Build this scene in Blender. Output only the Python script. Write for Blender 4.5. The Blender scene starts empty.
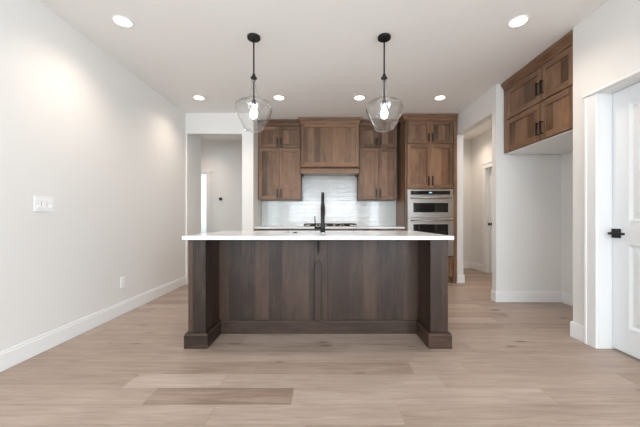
import bpy, bmesh, math, random
from mathutils import Vector, Matrix
random.seed(7)
sc = bpy.context.scene
COL = sc.collection
PI = math.pi

# ------------------------------------------------------------------ camera, world, light, exposure
CAM_H = 1.06
cam_d = bpy.data.cameras.new('camera'); cam = bpy.data.objects.new('camera', cam_d); COL.objects.link(cam)
cam.location = (0, 0, CAM_H); cam.rotation_euler = (PI/2, 0, 0)
cam_d.sensor_width = 36; cam_d.lens = 300/640*36
cam_d.shift_x = -4/640; cam_d.shift_y = 5.5/640
cam_d.clip_start = 0.05
sc.camera = cam
w = bpy.data.worlds.new('world'); sc.world = w; w.use_nodes = True
w.node_tree.nodes['Background'].inputs[0].default_value = (0.75, 0.87, 1.0, 1)
w.node_tree.nodes['Background'].inputs[1].default_value = 1.0
sc.view_settings.view_transform = 'Standard'; sc.view_settings.look = 'None'
sc.view_settings.gamma = 1; sc.view_settings.use_curve_mapping = False
sc.view_settings.exposure = 0.15
sc.cycles.max_bounces = 10; sc.cycles.diffuse_bounces = 6; sc.cycles.transparent_max_bounces = 16

DAY = (0.80, 0.915, 1.0)
LAMP = (1.0, 0.84, 0.70)
def area(name, loc, rot, sx, sy, power, color):
    d = bpy.data.lights.new(name, 'AREA'); d.shape = 'RECTANGLE'; d.size = sx; d.size_y = sy
    d.energy = power; d.color = color
    o = bpy.data.objects.new(name, d); COL.objects.link(o); o.location = loc; o.rotation_euler = rot
    return o
# daylight lamps for two added, unseen windows in the wall behind the viewer
REAR_W, SIDE_W = 105, 105
area('added_daylight', (-1.15, -6.12, 1.70), (PI/2, 0, 0), 1.7, 1.6, REAR_W, DAY)
area('added_daylight', (1.05, -6.12, 1.70), (PI/2, 0, 0), 1.7, 1.6, REAR_W, DAY)
# and for unseen side windows, added further back to raise the ambient light
area('added_daylight', (-2.27, -2.5, 1.50), (0, -PI/2, 0), 1.9, 2.4, SIDE_W*.8, DAY)
area('added_daylight', (2.27, -2.5, 1.50), (0, PI/2, 0), 1.9, 2.4, SIDE_W*2, DAY)
DOWN_E = 9      # recessed lamp radiance
DOWN_W = 30      # recessed lamp spot power
BULB_E = 10

# ------------------------------------------------------------------ materials
def newmat(name):
    m = bpy.data.materials.new(name); m.use_nodes = True
    nt = m.node_tree; b = nt.nodes['Principled BSDF']
    return m, nt, b
def setp(b, color=None, rough=None, metal=None, coat=None, spec=None):
    if color: b.inputs['Base Color'].default_value = (*color, 1)
    if rough is not None: b.inputs['Roughness'].default_value = rough
    if metal is not None: b.inputs['Metallic'].default_value = metal
    if coat is not None: b.inputs['Coat Weight'].default_value = coat
    if spec is not None: b.inputs['Specular IOR Level'].default_value = spec
def bump(nt, b, height_socket, strength, dist):
    n = nt.nodes.new('ShaderNodeBump'); n.inputs['Strength'].default_value = strength
    n.inputs['Distance'].default_value = dist
    nt.links.new(height_socket, n.inputs['Height']); nt.links.new(n.outputs[0], b.inputs['Normal'])
def noise(nt, vec, scale, detail=3, rough=0.5, dist=0):
    n = nt.nodes.new('ShaderNodeTexNoise'); n.inputs['Scale'].default_value = scale
    n.inputs['Detail'].default_value = detail; n.inputs['Roughness'].default_value = rough
    n.inputs['Distortion'].default_value = dist
    if vec is not None: nt.links.new(vec, n.inputs['Vector'])
    return n.outputs['Fac']
def math_(nt, op, a, b=None, c=None, clamp=False):
    n = nt.nodes.new('ShaderNodeMath'); n.operation = op; n.use_clamp = clamp
    for i, v in enumerate((a, b, c)):
        if v is None: continue
        if isinstance(v, (int, float)): n.inputs[i].default_value = v
        else: nt.links.new(v, n.inputs[i])
    return n.outputs[0]
def comb(nt, x, y, z):
    n = nt.nodes.new('ShaderNodeCombineXYZ')
    for i, v in enumerate((x, y, z)):
        if isinstance(v, (int, float)): n.inputs[i].default_value = v
        else: nt.links.new(v, n.inputs[i])
    return n.outputs[0]
def ramp(nt, fac, stops):
    n = nt.nodes.new('ShaderNodeValToRGB'); e = n.color_ramp.elements
    while len(e) < len(stops): e.new(0.5)
    for i, (p, c) in enumerate(stops):
        e[i].position = p; e[i].color = (*c, 1)
    nt.links.new(fac, n.inputs[0]); return n.outputs[0]
def mixc(nt, fac, a, b, mode='MIX'):
    n = nt.nodes.new('ShaderNodeMix'); n.data_type = 'RGBA'; n.blend_type = mode
    for s, v in ((n.inputs[0], fac), (n.inputs[6], a), (n.inputs[7], b)):
        if isinstance(v, (int, float)): s.default_value = v
        elif isinstance(v, tuple): s.default_value = (*v, 1)
        else: nt.links.new(v, s)
    return n.outputs[2]
def texco(nt, out='Object'):
    return nt.nodes.new('ShaderNodeTexCoord').outputs[out]

def paint(name, color, rough, bs=0.08, scale=220):
    m, nt, b = newmat(name); setp(b, color, rough)
    co = texco(nt)
    if bs: bump(nt, b, noise(nt, co, scale, 2), bs, 0.002)
    return m
M = {}
M['wall'] = paint('wall_paint', (0.75, 0.738, 0.72), 0.7)
M['ceil'] = paint('ceiling_paint', (0.88, 0.875, 0.865), 0.85, 0.2, 90)
M['trim'] = paint('trim_paint', (0.81, 0.81, 0.81), 0.38, 0)
M['door'] = paint('door_paint', (0.75, 0.765, 0.78), 0.38, 0.03, 150)
M['plastic'] = paint('white_plastic', (0.87, 0.87, 0.87), 0.3, 0)
M['slot'] = paint('dark_slot', (0.12, 0.12, 0.12), 0.6, 0)

def wood(name, horizontal=False, a=(0.088, 0.049, 0.029), bcol=(0.232, 0.137, 0.083), board=0.105, contrast=0.9):
    m, nt, b = newmat(name)
    co = texco(nt); sep = nt.nodes.new('ShaderNodeSeparateXYZ'); nt.links.new(co, sep.inputs[0])
    oi = nt.nodes.new('ShaderNodeObjectInfo'); rnd = math_(nt, 'MULTIPLY', oi.outputs['Random'], 37.0)
    s = math_(nt, 'ADD', sep.outputs[0], sep.outputs[1]); z = sep.outputs[2]
    if horizontal: s, z = z, s
    sr = math_(nt, 'ADD', s, rnd)
    idx = math_(nt, 'FLOOR', math_(nt, 'DIVIDE', sr, board))
    wn = nt.nodes.new('ShaderNodeTexWhiteNoise'); wn.noise_dimensions = '1D'; nt.links.new(idx, wn.inputs['W'])
    bv = wn.outputs['Value']
    zz = math_(nt, 'ADD', z, math_(nt, 'MULTIPLY', bv, 9.0))
    grain = noise(nt, comb(nt, math_(nt, 'MULTIPLY', sr, 26), 0, math_(nt, 'MULTIPLY', zz, 1.6)), 1.6, 5, 0.6, 0.9)
    blot = noise(nt, comb(nt, math_(nt, 'MULTIPLY', sr, 6), 1.5, math_(nt, 'MULTIPLY', zz, 2.2)), 1.3, 3, 0.55, 0.4)
    fine = noise(nt, comb(nt, math_(nt, 'MULTIPLY', sr, 260), 3, math_(nt, 'MULTIPLY', zz, 9)), 1.0, 2)
    f = math_(nt, 'ADD', math_(nt, 'MULTIPLY', grain, 0.6), math_(nt, 'MULTIPLY', blot, 0.6))
    f = math_(nt, 'ADD', f, math_(nt, 'MULTIPLY', math_(nt, 'SUBTRACT', bv, 0.5), 0.42*contrast))
    f = math_(nt, 'ADD', f, math_(nt, 'MULTIPLY', math_(nt, 'SUBTRACT', fine, 0.5), 0.10))
    mid = tuple((x+y)/2 for x, y in zip(a, bcol))
    c = ramp(nt, f, [(0.30, tuple(x*0.72 for x in a)), (0.47, a), (0.62, mid), (0.80, bcol)])
    wn2 = nt.nodes.new('ShaderNodeTexWhiteNoise'); wn2.noise_dimensions = '1D'; nt.links.new(math_(nt, 'ADD', idx, 0.37), wn2.inputs['W'])
    c = mixc(nt, math_(nt, 'MULTIPLY', wn2.outputs['Value'], 0.30*contrast), c, (bcol[0]*1.25, bcol[1]*0.98, bcol[2]*0.80))
    # knots
    v = nt.nodes.new('ShaderNodeTexVoronoi'); v.voronoi_dimensions = '2D'; v.inputs['Scale'].default_value = 2.1
    nt.links.new(comb(nt, math_(nt, 'MULTIPLY', sr, 1.7), zz, 0), v.inputs['Vector'])
    vs_ = nt.nodes.new('ShaderNodeSeparateColor'); nt.links.new(v.outputs['Color'], vs_.inputs[0])
    k = math_(nt, 'SUBTRACT', 1.0, math_(nt, 'DIVIDE', v.outputs['Distance'], 0.045), clamp=True)
    k = math_(nt, 'MULTIPLY', k, math_(nt, 'GREATER_THAN', vs_.outputs[0], 0.6))
    c = mixc(nt, math_(nt, 'MULTIPLY', k, 0.55), c, (0.035, 0.020, 0.013))
    nt.links.new(c, b.inputs['Base Color'])
    setp(b, None, 0.40); b.inputs['Specular IOR Level'].default_value = 0.35
    bump(nt, b, grain, 0.06, 0.002)
    return m
M['wood'] = wood('alder_wood'); M['wood_h'] = wood('alder_wood_rail', True, board=3.0)
M['dwood'] = wood('island_wood_shaded', a=(0.017, 0.0098, 0.0066), bcol=(0.066, 0.039, 0.027), board=0.125, contrast=0.85)  # shade under the worktop overhang is worked into this darker wood colour
M['dwood_h'] = wood('island_wood_rail_shaded', True, a=(0.017, 0.0098, 0.0066), bcol=(0.066, 0.039, 0.027), board=3.0)

m, nt, b = newmat('black_metal'); setp(b, (0.012, 0.012, 0.013), 0.42, 0.3); M['black'] = m
m, nt, b = newmat('bronze_pull'); setp(b, (0.014, 0.010, 0.009), 0.45, 0.3); M['pull'] = m
m, nt, b = newmat('chrome'); setp(b, (0.75, 0.76, 0.78), 0.12, 1.0); M['chrome'] = m
m, nt, b = newmat('stainless_steel'); setp(b, (0.43, 0.405, 0.38), 0.32, 1.0)
co = texco(nt); sp = nt.nodes.new('ShaderNodeSeparateXYZ'); nt.links.new(co, sp.inputs[0])
g = noise(nt, comb(nt, math_(nt, 'MULTIPLY', sp.outputs[0], 2), 0, math_(nt, 'MULTIPLY', sp.outputs[2], 400)), 1, 2)
bump(nt, b, g, 0.05, 0.001); M['steel'] = m
m, nt, b = newmat('oven_glass'); setp(b, (0.004, 0.004, 0.005), 0.06, 0, 0.08); M['oglass'] = m
m, nt, b = newmat('cast_iron'); setp(b, (0.015, 0.015, 0.016), 0.55, 0.2); M['iron'] = m
m, nt, b = newmat('display'); setp(b, (0.01, 0.01, 0.012), 0.2)
b.inputs['Emission Color'].default_value = (0.55, 0.8, 1, 1); b.inputs['Emission Strength'].default_value = 1.0; M['display'] = m

m, nt, b = newmat('white_quartz'); setp(b, None, 0.16)
co = texco(nt)
c = ramp(nt, noise(nt, co, 2.2, 6, 0.6, 1.2), [(0.35, (0.67, 0.68, 0.69)), (0.55, (0.72, 0.725, 0.73))])
nt.links.new(c, b.inputs['Base Color']); M['quartz'] = m

# handmade glossy subway tile
m, nt, b = newmat('subway_tile'); setp(b, None, 0.09)
co = texco(nt); sp = nt.nodes.new('ShaderNodeSeparateXYZ'); nt.links.new(co, sp.inputs[0])
v2 = comb(nt, sp.outputs[0], sp.outputs[2], 0)
bt = nt.nodes.new('ShaderNodeTexBrick'); nt.links.new(v2, bt.inputs['Vector'])
bt.inputs['Scale'].default_value = 1; bt.inputs['Brick Width'].default_value = 0.30; bt.inputs['Row Height'].default_value = 0.078
bt.inputs['Mortar Size'].default_value = 0.0018; bt.inputs['Mortar Smooth'].default_value = 0.2
bt.inputs['Color1'].default_value = (0.66, 0.66, 0.645, 1); bt.inputs['Color2'].default_value = (0.75, 0.75, 0.735, 1)
bt.inputs['Mortar'].default_value = (0.62, 0.62, 0.61, 1)
cl = noise(nt, co, 5, 4)
nt.links.new(mixc(nt, 0.25, bt.outputs['Color'], ramp(nt, cl, [(0.3, (0.62, 0.625, 0.61)), (0.7, (0.78, 0.78, 0.765))])), b.inputs['Base Color'])
wav = noise(nt, comb(nt, math_(nt, 'MULTIPLY', sp.outputs[0], 9), math_(nt, 'MULTIPLY', bt.outputs['Fac'], 1), math_(nt, 'MULTIPLY', sp.outputs[2], 28)), 1, 2)
h = math_(nt, 'SUBTRACT', math_(nt, 'MULTIPLY', wav, 0.8), bt.outputs['Fac'])
bump(nt, b, h, 0.38, 0.005); M['tile'] = m

# floor planks: tone stored per plank
m, nt, b = newmat('oak_plank_floor')
at = nt.nodes.new('ShaderNodeAttribute'); at.attribute_name = 'plank'
sa = nt.nodes.new('ShaderNodeSeparateColor'); nt.links.new(at.outputs['Color'], sa.inputs[0])
tone, r1, warm = sa.outputs[0], sa.outputs[1], sa.outputs[2]
co = texco(nt); sp = nt.nodes.new('ShaderNodeSeparateXYZ'); nt.links.new(co, sp.inputs[0])
X, Y = sp.outputs[0], sp.outputs[1]
off = math_(nt, 'MULTIPLY', r1, 40)
xo = math_(nt, 'ADD', X, off)
g1 = noise(nt, comb(nt, math_(nt, 'MULTIPLY', xo, 1.3), math_(nt, 'MULTIPLY', Y, 17), off), 1.5, 5, 0.62, 1.0)
g2 = noise(nt, comb(nt, math_(nt, 'MULTIPLY', xo, 7), math_(nt, 'MULTIPLY', Y, 130), off), 1.0, 3, 0.6)
g3 = noise(nt, comb(nt, math_(nt, 'MULTIPLY', xo, 1.1), math_(nt, 'MULTIPLY', Y, 3), off), 1.6, 3)
f = math_(nt, 'ADD', math_(nt, 'MULTIPLY', g1, 0.55), math_(nt, 'MULTIPLY', g2, 0.24))
f = math_(nt, 'ADD', f, math_(nt, 'MULTIPLY', g3, 0.18))
f = math_(nt, 'ADD', f, math_(nt, 'MULTIPLY', math_(nt, 'SUBTRACT', tone, 0.5), 0.42))
c = ramp(nt, f, [(0.30, (0.210, 0.150, 0.116)), (0.48, (0.352, 0.272, 0.222)), (0.72, (0.485, 0.395, 0.340))])
c = mixc(nt, math_(nt, 'MULTIPLY', warm, 0.35), c, (0.36, 0.25, 0.18), 'MIX')
v = nt.nodes.new('ShaderNodeTexVoronoi'); v.voronoi_dimensions = '2D'; v.inputs['Scale'].default_value = 1.0
nt.links.new(comb(nt, math_(nt, 'MULTIPLY', xo, 1.25), math_(nt, 'MULTIPLY', Y, 3.4), 0), v.inputs['Vector'])
vd = math_(nt, 'ADD', v.outputs['Distance'], math_(nt, 'MULTIPLY', math_(nt, 'SUBTRACT', g1, 0.5), 0.22))
k = math_(nt, 'MULTIPLY', 3.0, math_(nt, 'SUBTRACT', 1.0, math_(nt, 'DIVIDE', vd, 0.065), clamp=True), clamp=True)
vs_ = nt.nodes.new('ShaderNodeSeparateColor'); nt.links.new(v.outputs['Color'], vs_.inputs[0])
has = math_(nt, 'MULTIPLY', math_(nt, 'GREATER_THAN', vs_.outputs[0], 0.45), math_(nt, 'ADD', 0.35, math_(nt, 'MULTIPLY', vs_.outputs[1], 0.65)))
k = math_(nt, 'MULTIPLY', k, has)
c = mixc(nt, math_(nt, 'MULTIPLY', k, 0.95, clamp=True), c, (0.055, 0.034, 0.024))
k2 = math_(nt, 'MULTIPLY', has, math_(nt, 'SUBTRACT', 1.0, math_(nt, 'DIVIDE', vd, 0.17), clamp=True))
c = mixc(nt, math_(nt, 'MULTIPLY', k2, 0.35, clamp=True), c, (0.20, 0.14, 0.10))
seam = nt.nodes.new('ShaderNodeAttribute'); seam.attribute_name = 'seam'
ss = nt.nodes.new('ShaderNodeSeparateXYZ'); nt.links.new(seam.outputs['Vector'], ss.inputs[0])
# seam uv : distance across (0..0.169) and along
wv = 0.169
dv = math_(nt, 'MINIMUM', ss.outputs[1], math_(nt, 'SUBTRACT', wv, ss.outputs[1]))
sm = math_(nt, 'LESS_THAN', dv, 0.0011)
se = math_(nt, 'LESS_THAN', ss.outputs[0], 0.0022)
sm = math_(nt, 'MAXIMUM', sm, se)
c = mixc(nt, math_(nt, 'MULTIPLY', sm, 0.5), c, (0.12, 0.085, 0.065))
nt.links.new(c, b.inputs['Base Color'])
nt.links.new(math_(nt, 'ADD', math_(nt, 'MULTIPLY', g1, 0.12), 0.33), b.inputs['Roughness'])
bump(nt, b, math_(nt, 'SUBTRACT', g2, sm), 0.12, 0.0015)
M['floor'] = m

def glass(name, tint=(0.96, 0.97, 0.97), k=1.0, rough=0.02):
    m = bpy.data.materials.new(name); m.use_nodes = True; nt = m.node_tree; nt.nodes.clear()
    o = nt.nodes.new('ShaderNodeOutputMaterial'); mx = nt.nodes.new('ShaderNodeMixShader')
    t = nt.nodes.new('ShaderNodeBsdfTransparent'); t.inputs[0].default_value = (*tint, 1)
    g = nt.nodes.new('ShaderNodeBsdfGlossy'); g.inputs['Roughness'].default_value = rough
    lw = nt.nodes.new('ShaderNodeLayerWeight'); lw.inputs['Blend'].default_value = 0.5
    f = math_(nt, 'ADD', 0.06, math_(nt, 'MULTIPLY', math_(nt, 'POWER', lw.outputs['Facing'], 3.0), 0.75))
    f = math_(nt, 'MULTIPLY', f, k, clamp=True)
    nt.links.new(f, mx.inputs[0]); nt.links.new(t.outputs[0], mx.inputs[1]); nt.links.new(g.outputs[0], mx.inputs[2])
    nt.links.new(mx.outputs[0], o.inputs[0]); return m, nt, g
M['glass'], nt, g = glass('clear_glass', (0.992, 0.994, 0.994), 1.0)
bn = nt.nodes.new('ShaderNodeBump'); bn.inputs['Strength'].default_value = 0.25; bn.inputs['Distance'].default_value = 0.01
nt.links.new(noise(nt, texco(nt), 14, 2), bn.inputs['Height']); nt.links.new(bn.outputs[0], g.inputs['Normal'])
M['pane'], _, _ = glass('window_glass', (0.97, 0.98, 0.98), 0.6)
def emit(name, col, s):
    m, nt, b = newmat(name); setp(b, (0.9, 0.9, 0.9), 0.5)
    b.inputs['Emission Color'].default_value = (*col, 1); b.inputs['Emission Strength'].default_value = s; return m
M['down'] = emit('lamp_diffuser', LAMP, DOWN_E)
M['bulb'] = emit('bulb_glow', (1.0, 0.9, 0.78), BULB_E)
spot_d = bpy.data.lights.new('recessed_lamp', 'SPOT'); spot_d.energy = DOWN_W; spot_d.color = LAMP
spot_d.spot_size = math.radians(140); spot_d.spot_blend = 1.0; spot_d.shadow_soft_size = 0.05

# ------------------------------------------------------------------ mesh helper
class MB:
    def __init__(s): s.bm = bmesh.new()
    def box(s, x0, x1, y0, y1, z0, z1, mi=0):
        P = [(x, y, z) for x in (x0, x1) for y in (y0, y1) for z in (z0, z1)]
        V = [s.bm.verts.new(p) for p in P]
        for f in ((0,1,3,2), (4,6,7,5), (0,4,5,1), (2,3,7,6), (0,2,6,4), (1,5,7,3)):
            fa = s.bm.faces.new([V[i] for i in f]); fa.material_index = mi
        return s
    def rings(s, R, closed=True, mi=0, smooth=False, cap=True):
        VR = [[s.bm.verts.new(p) for p in r] for r in R]
        n = len(R[0])
        for a, b in zip(VR, VR[1:]):
            for i in range(n if closed else n-1):
                f = s.bm.faces.new([a[i], a[(i+1) % n], b[(i+1) % n], b[i]]); f.material_index = mi; f.smooth = smooth
        if cap and closed:
            for r in (VR[0][::-1], VR[-1]):
                f = s.bm.faces.new(r); f.material_index = mi
        return s
    def lathe(s, cx, cy, prof, n=40, mi=0, cap=True):
        return s.rings([[(cx+r*math.cos(2*PI*i/n), cy+r*math.sin(2*PI*i/n), z) for i in range(n)] for z, r in prof], mi=mi, smooth=True, cap=cap)
    def tube(s, path, rad, n=14, mi=0):
        path = [Vector(p) for p in path]; R = []
        rads = rad if isinstance(rad, (list, tuple)) else [rad]*len(path)
        up = None
        for i, p in enumerate(path):
            t = (path[min(i+1, len(path)-1)]-path[max(i-1, 0)]).normalized()
            if up is None: up = t.orthogonal().normalized()
            up = (up-t*up.dot(t)).normalized(); sd = t.cross(up)
            R.append([p+(up*math.cos(2*PI*k/n)+sd*math.sin(2*PI*k/n))*rads[i] for k in range(n)])
        return s.rings(R, mi=mi, smooth=True)
    def stack(s, x0, x1, y0, y1, levels, sides='LRF', mi=0):
        """mitred moulding: rectangle footprint growing by the offset of each level on the chosen sides (F = towards -y)"""
        R = []
        for z, o in levels:
            a = x0-(o if 'L' in sides else 0); bb = x1+(o if 'R' in sides else 0)
            c = y0-(o if 'F' in sides else 0); d = y1+(o if 'B' in sides else 0)
            R.append([(a, c, z), (bb, c, z), (bb, d, z), (a, d, z)])
        return s.rings(R, mi=mi)
def build(name, mb, mats, parent=None, bevel=0.0, loc=None, seg=1):
    bm = mb.bm
    bmesh.ops.recalc_face_normals(bm, faces=bm.faces)
    o_loc = Vector(loc) if loc is not None else None
    if o_loc is None:
        if parent is None:
            xs = [v.co for v in bm.verts]
            mn = Vector([min(v[i] for v in xs) for i in range(3)]); mx = Vector([max(v[i] for v in xs) for i in range(3)])
            o_loc = Vector(((mn.x+mx.x)/2, (mn.y+mx.y)/2, mn.z))
        else: o_loc = Vector(parent['_w'])
    bmesh.ops.translate(bm, verts=bm.verts, vec=-o_loc)
    me = bpy.data.meshes.new(name); bm.to_mesh(me); bm.free()
    for mt in (mats if isinstance(mats, (list, tuple)) else [mats]): me.materials.append(M[mt])
    o = bpy.data.objects.new(name, me); COL.objects.link(o)
    if parent is None: o.location = o_loc
    else:
        o.parent = parent; o.location = o_loc-Vector(parent['_w'])
    o['_w'] = tuple(o_loc)
    if bevel:
        md = o.modifiers.new('bevel', 'BEVEL'); md.width = bevel; md.segments = seg; md.limit_method = 'ANGLE'; md.angle_limit = 0.7
        md.harden_normals = False
    return o
def tag(o, label, cat, group=None):
    o['label'] = label; o['category'] = cat
    if group: o['group'] = group
    return o
def thing(name, loc, label, cat, group=None):
    o = bpy.data.objects.new(name, None); COL.objects.link(o); o.location = loc; o['_w'] = tuple(loc)
    o.empty_display_size = 0.1
    return tag(o, label, cat, group)
def struct(name, mb, mats, bevel=0.0):
    o = build(name, mb, mats, None, bevel); o['kind'] = 'structure'; return o
def dup(o, parent=None):
    c = o.copy(); COL.objects.link(c); c.parent = parent
    for ch in [q for q in allobj if q.parent == o]: dup(ch, c)
    return c

# ------------------------------------------------------------------ setting
CZ = 2.78          # ceiling
XL = -2.25         # left wall face
XR = 2.20          # right wall face (kitchen end)
XN = 2.24          # right wall face (near end)
YW = 4.88          # back wall (left part) face
YB = 5.54          # back wall behind cabinets
YREAR = -6.1

# floor planks (rows run across the view)
bm = bmesh.new(); cl = bm.loops.layers.float_color.new('plank'); sl = bm.loops.layers.float_vector.new('seam')
W = 0.169; Y0 = 1.544
known = {   # row index -> joints in x with the tone of the plank that starts there
    0: [(-9, .55, .2), (-.615, .62, .1), (.42, .48, .2)],
    1: [(-9, .50, .4), (-1.04, .16, .5), (-.19, .68, .1), (1.35, .50, .3)],
    2: [(-9, .42, .5), (-1.27, .78, .1), (-.66, .66, .1), (.77, .66, .5), (2.0, .4, .5)],
    3: [(-9, .40, .6), (-.48, .38, .3), (.62, .60, .2), (1.0, .52, .4)],
    4: [(-9, .45, .5), (-1.3, .55, .2), (.67, .55, .2)],
    5: [(-9, .45, .5), (-1.0, .35, .1), (.07, .40, .0), (1.2, .5, .4)],
    6: [(-9, .5, .5), (-.7, .55, .1), (.9, .6, .3)],
    -1: [(-9, .5, .3), (-.09, .40, .2), (1.1, .55, .1)],
}
x_min, x_max = -3.8, 3.4
r = -47
while Y0+r*W < 8.3:
    y0 = Y0+r*W; y1 = y0+W
    if r in known: js = [(max(a, x_min), t, wm) for a, t, wm in known[r]]
    else:
        js = []; x = x_min-random.random()*1.6
        while x < x_max:
            js.append((max(x, x_min), min(max(random.gauss(.5, .16), .1), .9), random.random()*.55)); x += random.uniform(.9, 2.1)
        js = [j for k, j in enumerate(js) if k == len(js)-1 or js[k+1][0] > x_min]
    for k, (a, t, wm) in enumerate(js):
        bx = js[k+1][0] if k+1 < len(js) else x_max
        if bx <= a: continue
        vs = [bm.verts.new(p) for p in ((a, y0, 0), (bx, y0, 0), (bx, y1, 0), (a, y1, 0))]
        f = bm.faces.new(vs); rr = random.random()
        for lp, (u, vv) in zip(f.loops, ((0, 0), (bx-a, 0), (bx-a, W), (0, W))):
            lp[cl] = (t, rr, wm, 1); lp[sl] = (u, vv, 0)
    r += 1
me = bpy.data.meshes.new('floor'); bm.to_mesh(me); bm.free(); me.materials.append(M['floor'])
fl = bpy.data.objects.new('floor', me); COL.objects.link(fl); fl['kind'] = 'structure'
sd = fl.modifiers.new('thick', 'SOLIDIFY'); sd.thickness = 0.05; sd.offset = -1

struct('ceiling', MB().box(-3.8, 3.4, -6.3, 8.4, CZ, CZ+.1), 'ceil')
def side_wall(mb, x0, x1, y0, y1):     # side wall with a hole for an added window
    return mb.box(x0, x1, y0, -3.75, 0, CZ).box(x0, x1, -1.25, y1, 0, CZ).box(x0, x1, -3.75, -1.25, 0, .5).box(x0, x1, -3.75, -1.25, 2.5, CZ)
struct('wall_left', side_wall(MB(), XL-.12, XL, -6.1, YW), 'wall')
# wall with the cased-less opening on the left of the kitchen + thick return
HB = 2.45
mb = MB().box(XL-.12, -2.228, YW, 5.44, 0, CZ).box(-2.228, -1.333, YW, YW+.12, HB, CZ).box(-1.333, -1.15, YW, 6.6, 0, CZ)
struct('wall_back_left', mb, 'wall')
struct('wall_back', MB().box(-1.15, XR, YB, YB+.12, 0, CZ), 'wall')
# left hall
mb = MB().box(-3.7, -3.58, 5.44, 6.6, 0, CZ).box(-3.7, XL-.12, 5.32, 5.44, 0, CZ)
struct('wall_hall_left', mb, 'wall')
dx0, dx1 = -3.40, -2.58
mb = MB().box(-3.7, dx0, 6.6, 6.72, 0, CZ).box(dx1, -1.15, 6.6, 6.72, 0, CZ).box(dx0, dx1, 6.6, 6.72, 2.06, CZ)
struct('wall_hall_back', mb, 'wall')
mb = (MB().box(-3.7, -3.58, 6.72, 8.2, 0, .8).box(-3.7, -3.58, 6.72, 8.2, 2.3, CZ).box(-3.7, -3.58, 6.72, 6.9, .8, 2.3).box(-3.7, -3.58, 8.0, 8.2, .8, 2.3)
      .box(-3.7, -2.0, 8.2, 8.3, 0, CZ).box(-2.1, -2.0, 6.72, 8.2, 0, CZ))
struct('wall_added_room', mb, 'wall')  # unseen room added so the hall doorway shows a bright strip
area('added_daylight', (-3.60, 7.45, 1.55), (0, -PI/2, 0), 1.5, 1.1, 22, DAY)  # added lamp that brightens the room behind the hall doorway
# right side: header over opening, pier, alcove
mb = MB().box(XR, XR+.11, 3.93, 4.97, HB, CZ).box(XR, XR+.11, 4.97, 6.5, 0, CZ)
struct('wall_right', mb, 'wall')
mb = MB().box(XR, 3.32, 3.83, 3.93, 0, CZ).box(3.03, 3.15, 2.58, 3.83, 0, CZ).box(XN+.15, 3.03, 2.58, 2.70, 0, CZ)
struct('wall_alcove', mb, 'wall')
hd0, hd1 = 5.10, 5.93   # hall door on the right hall wall
mb = (MB().box(3.20, 3.32, 3.93, hd0, 0, CZ).box(3.20, 3.32, hd1, 6.5, 0, CZ).box(3.20, 3.32, hd0, hd1, 2.06, CZ)
      .box(XR, 3.32, 6.5, 6.62, 0, CZ))
struct('wall_hall_right', mb, 'wall')
nd0, nd1, DT = 1.63, 2.460, 2.085   # near right door opening
mb = (side_wall(MB(), XN, XN+.15, -6.1, nd0-.015).box(XN, XN+.15, nd1, 2.70, 0, CZ).box(XN, XN+.15, nd0-.015, nd1, DT+.012, CZ))
struct('wall_right_near', mb, 'wall')
# rear wall behind the viewer, with two big unseen windows added for daylight
wz0, wz1 = 0.45, 2.5
mb = MB()
mb.box(-2.37, 2.39, -6.25, -6.1, 0, wz0).box(-2.37, 2.39, -6.25, -6.1, wz1, CZ)
for a, bb in ((-2.37, -2.0), (-.3, .2), (1.9, 2.39)): mb.box(a, bb, -6.25, -6.1, wz0, wz1)
struct('wall_rear', mb, 'wall')
for i, cx in enumerate((-1.15, 1.05)):
    mb = MB()
    for a, bb in ((cx-.85, cx-.80), (cx-.025, cx+.025), (cx+.80, cx+.85)): mb.box(a, bb, -6.22, -6.15, wz0, wz1)
    for a, bb in ((wz0, wz0+.05), (wz1-.05, wz1)): mb.box(cx-.85, cx+.85, -6.22, -6.15, a, bb)
    wo = struct('window_%d' % (i+1), mb, 'trim')
    build('pane', MB().box(cx-.80, cx+.80, -6.19, -6.18, wz0+.05, wz1-.05), 'pane', wo)

for i, cx in enumerate((-2.33, 2.34)):
    mb = MB()
    for a, bb in ((-3.75, -3.70), (-2.525, -2.475), (-1.30, -1.25)): mb.box(cx-.03, cx+.03, a, bb, .5, 2.5)
    for a, bb in ((.5, .55), (2.45, 2.5)): mb.box(cx-.03, cx+.03, -3.70, -1.30, a, bb)
    wo = struct('window_%d' % (i+3), mb, 'trim')  # unseen side windows, added to supply daylight
    build('pane', MB().box(cx+.035 if cx > 0 else cx-.04, cx+.04 if cx > 0 else cx-.035, -3.70, -1.30, .55, 2.45), 'pane', wo)

# baseboards : profile 0.14 high
BH = 0.14
def bb_x(mb, x0, x1, y, s):      # runs along x, face at y, protrudes in direction s
    a, c = (y, y+s*.016)
    mb.box(x0, x1, min(a, c), max(a, c), 0, BH-.018)
    c2 = y+s*.009; mb.box(x0, x1, min(a, c2), max(a, c2), BH-.018, BH); return mb
def bb_y(mb, y0, y1, x, s):
    c = x+s*.016; mb.box(min(x, c), max(x, c), y0, y1, 0, BH-.018)
    c2 = x+s*.009; mb.box(min(x, c2), max(x, c2), y0, y1, BH-.018, BH); return mb
struct('baseboard_left', bb_y(MB(), -6.1, YW, XL, 1), 'trim', .003)
struct('baseboard_back_left', bb_x(MB(), -1.333, -1.15, YW, -1), 'trim', .003)
struct('baseboard_hall_left', bb_x(MB(), -2.45, -1.333, 6.6, -1), 'trim', .003)
struct('baseboard_right', bb_x(bb_y(MB(), 3.83, 3.93, XR, -1), XR, XR+.126, 4.97, -1), 'trim', .003)
struct('baseboard_alcove', bb_y(bb_x(MB(), XR-.016, 3.03, 3.83, -1), 2.70, 3.814, 3.03, -1), 'trim', .003)
struct('baseboard_hall_right', bb_x(bb_y(bb_y(MB(), hd1+.11, 6.5, 3.20, -1), 3.93, hd0-.11, 3.20, -1), 2.31, 3.184, 6.5, -1), 'trim', .003)
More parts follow.
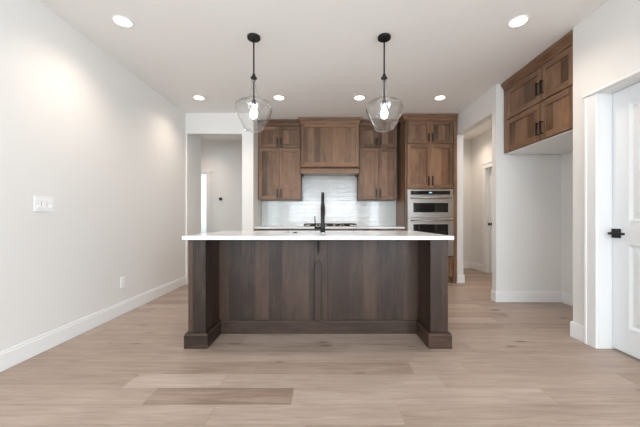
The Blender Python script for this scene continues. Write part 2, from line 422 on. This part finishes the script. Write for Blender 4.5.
mb = MB(); bb_y(mb, 2.565, 2.70, XN, -1); bb_x(mb, XN-.016, 3.03, 2.70, 1); bb_y(mb, -6.1, nd0-.12, XN, -1)
struct('baseboard_right_near', mb, 'trim', .003)

# door casings
mb = MB()     # near right door: jambs, casing, slim head bead
JX = 2.35
mb.box(XN-.002, JX+.035, nd1-.012, nd1, 0, DT).box(XN-.002, JX+.035, nd0-.015, nd0-.003, 0, DT).box(XN-.002, JX+.035, nd0-.015, nd1, DT, DT+.012)
mb.box(XN-.018, XN, nd1-.008, nd1+.10, 0, DT+.005).box(XN-.018, XN, nd0-.115, nd0-.007, 0, DT+.005)
mb.box(XN-.024, XN, nd1+.078, nd1+.10, 0, DT+.005)
mb.box(XN-.032, XN, nd0-.13, nd1+.115, DT+.005, DT+.022)
mb.box(XN-.018, XN, nd0-.115, nd1+.10, DT+.022, DT+.036)
struct('trim_1', mb, 'trim', .003)
mb = MB()     # hall right door
mb.box(3.182, 3.20, hd1, hd1+.09, 0, 2.06).box(3.182, 3.20, hd0-.09, hd0, 0, 2.06).box(3.182, 3.20, hd0-.09, hd1+.09, 2.06, 2.14).box(3.172, 3.20, hd0-.11, hd1+.11, 2.14, 2.16)
mb.box(3.20, 3.31, hd1-.012, hd1, 0, 2.06).box(3.20, 3.31, hd0, hd0+.012, 0, 2.06)
struct('trim_2', mb, 'trim', .003)
mb = MB()     # left hall doorway
mb.box(dx1, dx1+.09, 6.582, 6.6, 0, 2.06).box(dx0-.09, dx0, 6.582, 6.6, 0, 2.06).box(dx0-.09, dx1+.09, 6.582, 6.6, 2.06, 2.085).box(dx0-.11, dx1+.12, 6.572, 6.6, 2.085, 2.11)
mb.box(dx1-.012, dx1, 6.6, 6.71, 0, 2.06).box(dx0, dx0+.012, 6.6, 6.71, 0, 2.06)
struct('trim_3', mb, 'trim', .003)

# panelled doors -------------------------------------------------------------
def panel_door(name, P, w, h, t=0.035):
    """P(u, n, z) maps door coordinates (u along, n out of face 0..t back) to the world"""
    mb = MB()
    def bx(u0, u1, n0, n1, z0, z1):
        a = P(u0, n0, z0); c = P(u1, n1, z1)
        mb.box(min(a[0], c[0]), max(a[0], c[0]), min(a[1], c[1]), max(a[1], c[1]), z0, z1)
    z0 = .015; st = .135
    bx(0, st, 0, t, z0, h); bx(w-st, w, 0, t, z0, h)
    pans = ((z0+.20, .855), (1.045, h-.12))
    bx(st, w-st, 0, t, z0, z0+.20); bx(st, w-st, 0, t, .855, 1.045); bx(st, w-st, 0, t, h-.12, h)
    def ring(u, n, a, bq, d): # rectangle ring inset d, depth n
        return [P(st+d, n, a+d), P(w-st-d, n, a+d), P(w-st-d, n, bq-d), P(st+d, n, bq-d)]
    for a, bq in pans:
        mb.rings([ring(0, .0, a, bq, 0), ring(0, .011, a, bq, .018), ring(0, .011, a, bq, .032), ring(0, .004, a, bq, .062)], cap=False)
        R = ring(0, .004, a, bq, .062); mb.bm.faces.new([mb.bm.verts.new(p) for p in R])
        bx(st, w-st, t-.012, t-.006, a, bq)
    o = build(name, mb, 'door', None, .002); o['kind'] = 'structure'; return o
d1 = panel_door('door_1', lambda u, n, z: (JX+n, nd1-.014-u, z), nd1-nd0-.016, DT-.004)
# lever handle
ly, lz = 2.408, 0.945
mb = MB().box(JX-.009, JX-.0005, ly-.037, ly+.037, lz-.037, lz+.037)
lv = build('door_handle', mb, 'black', d1, .002)
mb = MB().tube([(JX-.008, ly, lz), (JX-.055, ly, lz)], .011)
mb.box(JX-.066, JX-.052, ly-.120, ly+.012, lz-.009, lz+.009)
build('lever', mb, 'black', lv, .003)
d2 = panel_door('door_2', lambda u, n, z: (3.27+n, hd1-.014-u, z), hd1-hd0-.028, 2.055)
mb = MB().lathe(0, 0, [(0, .028), (.006, .028), (.012, .012), (.035, .012), (.042, .026), (.058, .028), (.066, .018)], 20)
for v_ in mb.bm.verts: v_.co = Vector((3.27-v_.co.z, 5.85+v_.co.x, .96+v_.co.y))
build('door_handle', mb, 'black', d2)
#'door_3', lambda u, n, z: (dx1-.014-u, 6.66+n, z), dx1-dx0-.028, 2.055)

# ------------------------------------------------------------------ cabinetry helpers
def shaker(mb, P, u0, u1, z0, z1, t=.02, fr=.058):
    """P(u, n, z): n = 0 on the front face, growing into the cabinet. material 0 vertical grain, 1 horizontal"""
    def bx(a, c, n0, n1, e, g, mi):
        p = P(a, n0, e); q = P(c, n1, g)
        mb.box(min(p[0], q[0]), max(p[0], q[0]), min(p[1], q[1]), max(p[1], q[1]), e, g, mi)
    bx(u0, u0+fr, 0, t, z0, z1, 0); bx(u1-fr, u1, 0, t, z0, z1, 0)
    bx(u0+fr, u1-fr, 0, t, z0, z0+fr, 1); bx(u0+fr, u1-fr, 0, t, z1-fr, z1, 1)
    bx(u0+fr, u1-fr, .012, t-.002, z0+fr, z1-fr, 0)
def pull(parent, P, u, zc, L=.15):
    mb = MB()
    def bx(a, c, n0, n1, e, g):
        p = P(a, n0, e); q = P(c, n1, g)
        mb.box(min(p[0], q[0]), max(p[0], q[0]), min(p[1], q[1]), max(p[1], q[1]), e, g)
    bx(u-.009, u+.009, -.038, -.024, zc-L/2, zc+L/2)
    for s in (-1, 1): bx(u-.005, u+.005, -.026, -.0005, zc+s*(L/2-.008)-.005, zc+s*(L/2-.008)+.005)
    return build('handle', mb, 'pull', parent, .0015)
def door_pair(root, P, u0, u1, z0, z1, handle_z, L=.15, g=.0025, hs=.032):
    mid = (u0+u1)/2
    for a, bq, hu in ((u0, mid-g/2, mid-hs), (mid+g/2, u1, mid+hs)):
        mb = MB(); shaker(mb, P, a, bq, z0, z1)
        d = build('door', mb, ['wood', 'wood_h'], root, .0018)
        pull(d, P, hu, handle_z, L)
CROWN = [(2.672, .0), (2.672, .012), (2.700, .012), (2.700, .018), (2.722, .026), (2.742, .047), (2.748, .050), (2.772, .050)]

def upper(x0, x1, label):
    yf = 5.20
    root = thing('upper_cabinet', ((x0+x1)/2, YB-.01, 1.396), label, 'cabinet', 'upper cabinets beside the range hood')
    P = lambda u, n, z: (u, yf+n, z)
    mb = MB().box(x0, x1, yf+.021, YB-.001, 1.396, 2.69)
    build('body', mb, 'wood', root, .001)
    door_pair(root, P, x0+.012, x1-.012, 1.404, 2.285, 1.505)
    door_pair(root, P, x0+.012, x1-.012, 2.305, 2.665, 2.395, .13)
    mb = MB().stack(x0+.0, x1-.0, yf+.012, YB-.002, CROWN, 'F')
    build('crown_moulding', mb, 'wood_h', root)
    return root
upper(-1.146, -.402, 'brown wooden upper cabinet left of the range hood, against the white wall end')
upper(.608, 1.272, 'brown wooden upper cabinet between the range hood and the oven tower')

# range hood
hx0, hx1, hy = -.398, .604, 5.09
root = thing('range_hood', ((hx0+hx1)/2, YB-.01, 1.83), 'brown wooden box range hood above the cooktop', 'range hood')
mb = MB().box(hx0+.012, hx1-.012, hy+.021, YB-.012, 1.96, 2.70)
build('body', mb, 'wood', root, .001)
P = lambda u, n, z: (u, hy+n, z)
mb = MB(); shaker(mb, P, hx0+.012, hx1-.012, 1.965, 2.672, fr=.055)
build('front_panel', mb, ['wood', 'wood_h'], root, .002)
mb = MB().stack(hx0+.012, hx1-.012, hy+.008, 5.155, CROWN, 'LRF')
mb2 = mb
build('crown_moulding', mb2, 'wood_h', root)
mb = MB().stack(hx0+.006, hx1-.006, hy, YB-.012, [(1.932, .0), (1.932, .034), (1.942, .040), (1.956, .026), (1.968, .006)], 'F')
build('mantel_moulding', mb, 'wood_h', root)
mb = MB().box(hx0+.006, hx1-.006, hy+.008, hy+.026, 1.832, 1.922).box(hx0+.006, hx0+.028, hy+.026, YB-.012, 1.832, 1.922).box(hx1-.028, hx1-.006, hy+.026, YB-.012, 1.832, 1.922)
build('apron', mb, 'wood_h', root, .003)
mb = MB().box(hx0+.03, hx1-.03, hy+.028, YB-.013, 1.86, 1.90)
build('vent_insert', mb, 'steel', root, .003)
for x in (-.25, .10, .45):
    mb = MB().lathe(x, 5.2, [(1.850, .03), (1.8595, .03)], 20)
    if x != .10: build('lamp', mb, 'plastic', root)

# oven tower
tx0, tx1, ty = 1.330, 2.182, 4.92
root = thing('oven_cabinet', ((tx0+tx1)/2, YB-.01, 0), 'tall brown wooden cabinet tower housing the stainless double oven', 'cabinet')
ox0, ox1, oz0, oz1 = 1.362, 2.118, .455, 1.545
mb = MB()
mb.box(tx0, ox0-.001, ty+.021, YB-.001, 0, 2.69).box(ox1+.001, tx1, ty+.021, YB-.001, .0, 2.69)
mb.box(ox0-.001, ox1+.001, ty+.021, YB-.001, oz1+.002, 2.69).box(ox0-.001, ox1+.001, ty+.021, YB-.001, .10, oz0-.002)
mb.box(ox0-.001, ox1+.001, YB-.02, YB-.001, oz0-.002, oz1+.002)
mb.box(ox0-.001, ox1+.001, ty+.075, YB-.001, 0, .10)
mb.box(tx0, ox0-.001, ty, ty+.021, .10, 2.69).box(ox1+.012, tx1, ty, ty+.021, .10, 2.69)
build('body', mb, 'wood', root, .001)
P = lambda u, n, z: (u, ty+n, z)
door_pair(root, P, tx0+.040, tx1-.066, 1.565, 2.285, 1.685)
door_pair(root, P, tx0+.040, tx1-.066, 2.305, 2.665, 2.395, .13)
mb = MB(); shaker(mb, P, tx0+.040, tx1-.066, .115, .430)
d = build('drawer', mb, ['wood', 'wood_h'], root, .0018)
mb = MB().box(1.68, 1.83, ty-.034, ty-.024, .34, .352)
for x in (1.69, 1.82): mb.box(x-.005, x+.005, ty-.026, ty-.0005, .341, .351)
build('handle', mb, 'pull', d, .0015)
mb = MB().stack(tx0, tx1, ty+.012, 5.155, CROWN, 'LF').stack(tx0, tx1, 5.156, YB-.002, CROWN, ''); build('crown_moulding', mb, 'wood_h', root)

# double oven
root = thing('double_wall_oven', ((ox0+ox1)/2, ty+.3, oz0), 'stainless steel double wall oven with black glass windows, built into the tall cabinet', 'oven')
fy = ty-.006
build('housing', MB().box(ox0+.01, ox1-.01, ty+.026, YB-.05, oz0+.004, oz1-.004), 'iron', root)
mb = MB().box(ox0, ox1, fy+.006, ty+.0255, oz0, oz1); build('trim_frame', mb, 'steel', root, .002)
mb = MB().box(ox0+.004, ox1-.004, fy-.010, fy+.0055, 1.445, oz1-.004); cp = build('control_panel', mb, 'steel', root, .002)
build('display', MB().box(ox0+.055, ox1-.055, fy-.0125, fy-.0105, 1.458, 1.520), 'oglass', cp)
build('clock', MB().box(1.715, 1.765, fy-.0135, fy-.0128, 1.483, 1.500), 'display', cp)
def oven_door(z0, z1, w0, w1, lab):
    mb = MB().box(ox0+.004, ox1-.004, fy-.024, fy+.0055, z0, z1)
    d = build('oven_door', mb, 'steel', root, .003)
    build('window', MB().box(ox0+.095, ox1-.095, fy-.027, fy-.0245, w0, w1), 'oglass', d, .001)
    mb = MB().tube([(ox0+.04, fy-.07, z1-.035), (ox1-.04, fy-.07, z1-.035)], .011)
    for x in (ox0+.06, ox1-.06): mb.tube([(x, fy-.07, z1-.035), (x, fy-.0245, z1-.035)], .009)
    build('handle', mb, 'steel', d)
oven_door(1.082, 1.438, 1.168, 1.322, 'upper')
oven_door(oz0+.012, 1.072, .60, .975, 'lower')

# base cabinets, counter, backsplash
def base(x0, x1, label, drawers=True):
    yf = 4.95
    root = thing('base_cabinet', ((x0+x1)/2, YB-.01, 0), label, 'cabinet', 'base cabinets under the back counter')
    P = lambda u, n, z: (u, yf+n, z)
    mb = MB().box(x0, x1, yf+.021, YB-.001, .10, .899).box(x0, x1, yf+.08, YB-.001, 0, .10)
    build('body', mb, 'wood', root, .001)
    door_pair(root, P, x0+.01, x1-.01, .11, .70, .62)
    mb = MB(); shaker(mb, P, x0+.01, x1-.01, .705, .872, fr=.045)
    d = build('drawer', mb, ['wood', 'wood_h'], root, .0018)
    xm = (x0+x1)/2
    mb = MB().box(xm-.075, xm+.075, yf-.034, yf-.024, .783, .793)
    for s in (-.067, .067): mb.box(xm+s-.005, xm+s+.005, yf-.026, yf-.0005, .783, .793)
    build('handle', mb, 'pull', d, .0015)
base(-1.147, -.392, 'brown base cabinet under the back counter, beside the white wall end')
base(-.390, .600, 'brown base cabinet under the cooktop')
base(.602, 1.328, 'brown base cabinet under the back counter, beside the oven tower')
tag(build('worktop', MB().box(-1.148, 1.328, 4.925, YB-.010, .900, .930), 'quartz', None, .002),
    'white quartz worktop running along the back wall under the upper cabinets', 'worktop')
mb = MB().box(-1.149, 1.329, YB-.009, YB-.0005, .931, 1.395)
mb.box(-.399, .605, YB-.009, YB-.0005, 1.3955, 1.90)
tag(build('tile_backsplash', mb, 'tile'), 'glossy white subway tile backsplash on the back wall behind the cooktop', 'backsplash')

# cooktop
ccx = .103
root = thing('cooktop', (ccx, 5.22, 0.9300), 'black gas cooktop with cast iron grates on the back worktop', 'cooktop')
build('tray', MB().box(ccx-.45, ccx+.45, 4.98, 5.46, 0.9305, 0.9380), 'steel', root, .003)
for k in range(3):
    a = ccx-.45+.005+k*.2985; bq = a+.293
    mb = MB()
    for yy in (5.06, 5.245, 5.435): mb.box(a, bq, yy-.007, yy+.007, 0.9650, 0.9810)
    for xx in (a+.007, (a+bq)/2, bq-.007): mb.box(xx-.007, xx+.007, 5.053, 5.442, 0.9650, 0.9810)
    for xx in (a+.007, bq-.007):
        for yy in (5.06, 5.435): mb.box(xx-.008, xx+.008, yy-.008, yy+.008, 0.9382, 0.9650)
    build('grate', mb, 'iron', root, .002)
for x, y, rr in ((-.30, 5.14, .04), (-.30, 5.35, .035), (0, 5.25, .055), (.30, 5.14, .035), (.30, 5.35, .045)):
    mb = MB().lathe(ccx+x, y, [(0.9382, rr+.012), (0.9470, rr+.012), (0.9490, rr), (0.9590, rr-.002), (0.9610, rr-.01)], 28)
    build('burner', mb, 'iron', root)
for k in range(5):
    mb = MB().lathe(ccx-.20+k*.10, 5.012, [(0.9382, .019), (0.9430, .019), (0.9450, .016), (0.9620, .014)], 20)
    build('knob', mb, 'iron', root)

# fridge cabinet in the alcove (faces -x)
fx, fy0, fy1 = 2.285, 2.705, 3.812
root = thing('wall_cabinet', (2.66, (fy0+fy1)/2, 1.885), 'brown wooden wall cabinet with four doors, high in the right alcove', 'cabinet')
P = lambda u, n, z: (fx+n, u, z)
mb = MB().box(fx+.021, 3.028, fy0, fy1, 1.892, 2.69).box(fx, fx+.021, fy0, fy0+.035, 1.892, 2.69).box(fx, fx+.021, fy1-.060, fy1, 1.892, 2.69)
build('body', mb, 'wood', root, .001)
build('bottom_panel', MB().box(fx+.024, 3.026, fy0+.002, fy1-.002, 1.884, 1.8915), 'plastic', root)
a0, a1 = fy0+.0, fy1-.022
def fr_pair(z0, z1, hz):
    mid = 3.16
    for a, bq, hu in ((fy0+.037, mid-.0012, mid-.030), (mid+.0012, fy1-.062, mid+.030)):
        mb = MB(); shaker(mb, P, a, bq, z0, z1, fr=.062); d = build('door', mb, ['wood', 'wood_h'], root, .0018)
        pull(d, P, hu, hz, .135)
fr_pair(1.900, 2.290, 2.015); fr_pair(2.302, 2.665, 2.440)
mb = MB()
R = []
for z, o in CROWN: R.append([(fx+.012-o, fy0, z), (3.028, fy0, z), (3.028, fy1, z), (fx+.012-o, fy1, z)])
mb.rings(R); build('crown_moulding', mb, 'wood_h', root)

# ------------------------------------------------------------------ island
IC = -.049
ix0, ix1 = IC-1.070, IC+1.070       # outside of columns
yf, yp, yb = 2.47, 2.79, 3.53
root = thing('kitchen_island', (IC, 3.05, 0), 'dark brown wooden kitchen island with thick end columns', 'island')
mb = MB()
for q in ((ix0+.03, ix1-.03, yp, yp+.02, 0.0, .889), (ix0+.03, ix0+.05, yp+.02, yb-.02, 0, .889), (ix1-.05, ix1-.03, yp+.02, yb-.02, 0, .889),
          (ix0+.03, ix1-.03, yb-.02, yb, .10, .889), (ix0+.05, ix1-.05, yp+.02, yb-.02, .10, .12)): mb.box(*q)
build('body', mb, 'dwood', root, .002)
for s, a, bq in ((-1, ix0, ix0+.145), (1, ix1-.145, ix1)):
    c = build('column', MB().box(a, bq, yf, yp-.0005, .125, .889), 'dwood', root, .002)
    e = .024
    mb = MB().stack(a, bq, yf, yp-.0005, [(0, e), (.108, e), (.117, e-.006), (.125, e-.006), (.125, 0)], 'LRF')
    build('plinth', mb, 'dwood_h', c, .0015)
xa, xb = ix0+.145+.0245, ix1-.145-.0245
mb = MB().stack(xa, xb, yp, yp-.0005, [(0, .022), (.108, .022), (.117, .016), (.122, .016), (.122, 0.0001)], 'F')
build('skirting', mb, 'dwood_h', root)
sx = -.008-.10+.065                  # centre stile
sx0, sx1 = -.088, .030
mb = MB().box(sx0, sx1, yp-.008, yp-.0005, .123, .889); build('stile', mb, 'dwood', root, .002)
# support bracket: upright with a pointed top and a steel arm under the overhang
mb = MB()
w0, w1 = -.086, -.018
pr = [(w0, .123), (w1, .123), (w1, .640), ((w0+w1)/2+.008, .672), ((w0+w1)/2-.008, .672), (w0, .640)]
mb.rings([[(x, yp-.030, z) for x, z in pr], [(x, yp-.0085, z) for x, z in pr]])
st = build('bracket_post', mb, 'dwood', root, .002)
mb = MB().box(-.060, -.044, yp-.036, yp-.0305, .73, .889).box(-.060, -.044, yf+.10, yp-.0305, .881, .889)
mb.rings([[(x, y, z) for y, z in ((yp-.036, .76), (yp-.036, .880), (yf+.12, .880), (yf+.12, .872))] for x in (-.055, -.049)])
build('support_arm', mb, 'iron', st, .001)

# island worktop with a sink cut-out
wx0, wx1, wy0, wy1 = IC-1.106, IC+1.106, 2.435, 3.565
sx0, sx1, sy0, sy1 = -.40, .36, 3.05, 3.44
mb = MB(); b_ = mb.bm
def lvl(z): return [[b_.verts.new((x, y, z)) for x in (wx0, sx0, sx1, wx1)] for y in (wy0, sy0, sy1, wy1)]
lo, hi = lvl(.890), lvl(.922)
for i in range(3):
    for j in range(3):
        if i == 1 and j == 1: continue
        b_.faces.new([lo[i][j], lo[i+1][j], lo[i+1][j+1], lo[i][j+1]])
        b_.faces.new([hi[i][j], hi[i][j+1], hi[i+1][j+1], hi[i+1][j]])
per = [(0,0),(0,1),(0,2),(0,3),(1,3),(2,3),(3,3),(3,2),(3,1),(3,0),(2,0),(1,0)]
for k in range(12):
    (i, j), (p, q) = per[k], per[(k+1) % 12]
    b_.faces.new([lo[i][j], lo[p][q], hi[p][q], hi[i][j]])
per = [(1,1),(1,2),(2,2),(2,1)]
for k in range(4):
    (i, j), (p, q) = per[k], per[(k+1) % 4]
    b_.faces.new([lo[p][q], lo[i][j], hi[i][j], hi[p][q]])
tag(build('worktop', mb, 'quartz', None, .003, seg=2), 'white quartz worktop on the kitchen island with a sink cut into it', 'worktop')
mb = MB()
t = .004; zb, zt = .72, .8895
# the basin hangs in a recess in the island body
R1 = [(sx0, sy0), (sx1, sy0), (sx1, sy1), (sx0, sy1)]
def rg(d, z): return [(sx0-d, sy0-d, z), (sx1+d, sy0-d, z), (sx1+d, sy1+d, z), (sx0-d, sy1+d, z)]
mb.rings([rg(.003, zt), rg(.0, zt-.001), rg(-.006, zb+.006), rg(-.03, zb), ], cap=False)
mb.bm.faces.new([mb.bm.verts.new(p) for p in rg(-.03, zb)])
tag(build('sink', mb, 'steel'), 'stainless steel sink basin set into the island worktop behind the faucet', 'sink')

# faucet
fx_, fy_ = -.012, 2.84; z0 = .922
root = thing('kitchen_faucet', (fx_, fy_, z0), 'tall black gooseneck faucet standing on the island worktop', 'faucet')
build('base_ring', MB().lathe(fx_, fy_, [(z0+.0003, .027), (z0+.010, .027), (z0+.013, .023)], 28), 'chrome', root)
build('body', MB().lathe(fx_, fy_, [(z0+.013, .0235), (z0+.085, .0235), (z0+.10, .019), (z0+.21, .019), (z0+.214, .0155)], 28), 'black', root)
ra = .085; path = [(fx_, fy_, z0+.21), (fx_, fy_, z0+.300)]
for k in range(1, 13):
    a = PI*k/12; path.append((fx_, fy_+ra-ra*math.cos(a), z0+.300+ra*math.sin(a)))
path.append((fx_, fy_+2*ra, z0+.29))
build('spout', MB().tube(path, .0155), 'black', root)
build('spray_head', MB().lathe(fx_, fy_+2*ra, [(z0+.170, .021), (z0+.185, .023), (z0+.26, .022), (z0+.30, .017)], 24), 'black', root)
mb = MB().tube([(fx_-.02, fy_, z0+.052), (fx_-.078, fy_, z0+.052)], .0125)
h_ = build('handle', mb, 'black', root)
build('lever', MB().tube([(fx_-.070, fy_, z0+.05), (fx_-.072, fy_-.002, z0+.10), (fx_-.074, fy_-.006, z0+.165)], [.007, .005, .0045]), 'black', h_)
root = thing('air_switch', (-.285, 2.98, z0), 'small round dark sink button on the island worktop left of the faucet', 'button')
build('ring', MB().lathe(-.285, 2.98, [(z0+.0003, .024), (z0+.004, .024), (z0+.006, .020)], 24), 'black', root)
build('button', MB().lathe(-.285, 2.98, [(z0+.006, .015), (z0+.010, .014)], 24), 'black', root)

# ------------------------------------------------------------------ pendants
def pendant(x, y, label):
    root = thing('pendant_lamp', (x, y, CZ), label, 'pendant light', 'glass pendants over the island')
    build('canopy', MB().lathe(x, y, [(CZ-.024, .056), (CZ-.020, .061), (CZ-.0005, .061)], 36), 'black', root)
    build('rod', MB().lathe(x, y, [(2.42, .0075), (CZ-.024, .0075)], 14), 'black', root)
    build('collar', MB().lathe(x, y, [(2.365, .012), (2.372, .013), (2.380, .026), (2.386, .031), (2.394, .028), (2.409, .016), (2.425, .013), (2.432, .007)], 28), 'black', root)
    build('stem', MB().lathe(x, y, [(2.185, .0075), (2.366, .0075)], 14), 'black', root)
    s = build('socket', MB().lathe(x, y, [(2.135, .019), (2.170, .019), (2.178, .014), (2.186, .007)], 24), 'black', root)
    prof = [(2.396, .021), (2.34, .022), (2.28, .027), (2.235, .036), (2.205, .050), (2.185, .075), (2.170, .115), (2.154, .148),
            (2.136, .166), (2.112, .173), (2.085, .170), (2.04, .155), (1.99, .133), (1.945, .111), (1.913, .092), (1.895, .074), (1.888, .055), (1.885, .028), (1.885, .006)]
    mb = MB().lathe(x, y, prof[3:] if False else prof, 56, cap=False)
    g = build('glass_shade', mb, 'glass', root)
    md = g.modifiers.new('thick', 'SOLIDIFY'); md.thickness = .003; md.offset = -1
    bulb = [(2.134, .012), (2.115, .014), (2.098, .022), (2.075, .031), (2.050, .035), (2.028, .031), (2.012, .020), (2.006, .008)]
    build('bulb', MB().lathe(x, y, bulb, 28), 'bulb', root)
    return root
pendant(-.662, 2.83, 'clear glass pendant lamp over the left half of the island')
pendant(.568, 2.83, 'clear glass pendant lamp over the right half of the island')

# ------------------------------------------------------------------ recessed lights
def downlight(x, y, label, cat='recessed light', group='recessed ceiling lights'):
    root = thing('recessed_light', (x, y, CZ), label, cat, group)
    mb = MB().lathe(x, y, [(CZ-.0005, .082), (CZ-.004, .082), (CZ-.007, .074), (CZ-.006, .066), (CZ-.0005, .066)], 40, cap=False)
    build('trim_ring', mb, 'plastic', root)
    build('diffuser', MB().lathe(x, y, [(CZ-.0045, .0655), (CZ-.0008, .0655)], 40), 'down', root)
    so = bpy.data.objects.new('recessed_lamp', spot_d); COL.objects.link(so); so.parent = root; so.location = (0, 0, -.03)
downlight(-1.75, 2.61, 'recessed ceiling light in front of the island, on the left wall side')
downlight(1.69, 2.61, 'recessed ceiling light in front of the wall cabinet, on the right side')
downlight(-1.77, 4.25, 'recessed ceiling light before the left hall opening')
downlight(-.637, 4.25, 'recessed ceiling light right of the left pendant, above the aisle')
downlight(.503, 4.25, 'recessed ceiling light left of the right pendant, above the aisle')
downlight(1.643, 4.25, 'recessed ceiling light in front of the oven tower')
downlight(-2.55, 5.95, 'recessed ceiling light in the hall beyond the left opening')
downlight(2.78, 4.75, 'recessed ceiling light in the hall beyond the right opening')
downlight(2.78, 5.9, 'recessed ceiling light deep in the hall beyond the right opening')
for x in (-1.75, 1.69):
    for y in (.2, -2.4): downlight(x, y, 'recessed ceiling light behind the viewer, ' + ('left' if x < 0 else 'right') + (' middle row' if y > 0 else ' rear row'))

# ------------------------------------------------------------------ wall plates
root = thing('light_switch', (XL, 2.41, 1.12), 'white triple rocker light switch plate on the left wall', 'light switch')
build('plate', MB().box(XL+.0003, XL+.006, 2.325, 2.495, 1.120, 1.240), 'plastic', root, .002)
for k in range(3):
    y = 2.41+(k-1)*.047
    mb = MB(); pr = [(XL+.0062, 1.147), (XL+.0125, 1.147), (XL+.0075, 1.180), (XL+.009, 1.213), (XL+.0062, 1.213)]
    mb.rings([[(a, y-.017, z) for a, z in pr], [(a, y+.017, z) for a, z in pr]])
    build('rocker', mb, 'plastic', root, .001)
root = thing('power_outlet', (XL, 3.35, .295), 'white duplex power outlet low on the left wall above the baseboard', 'outlet')
pl = build('plate', MB().box(XL+.0003, XL+.006, 3.313, 3.387, .296, .414), 'plastic', root, .002)
for z in (.330, .380):
    rc = build('receptacle', MB().box(XL+.0062, XL+.0085, 3.333, 3.367, z-.015, z+.015), 'plastic', root, .002)
    for y in (3.343, 3.357): build('slot', MB().box(XL+.0086, XL+.0089, y-.0012, y+.0012, z-.004, z+.008), 'slot', rc)
# round thermostat in the hall
hx, hz = -2.267, 1.50
root = thing('thermostat', (hx, 6.6, hz), 'small round dark thermostat on the hall wall beyond the left opening', 'thermostat')
for nm, r0, y0, y1, mt in (('wall_plate', .042, 6.599, 6.594, 'plastic'), ('dial', .036, 6.5935, 6.572, 'black')):
    mb = MB().rings([[(hx+r0*math.cos(2*PI*i/28), y, hz+r0*math.sin(2*PI*i/28)) for i in range(28)] for y in (y0, y1)])
    build(nm, mb, mt, root)

for o in bpy.data.objects:
    if '_w' in o: del o['_w']
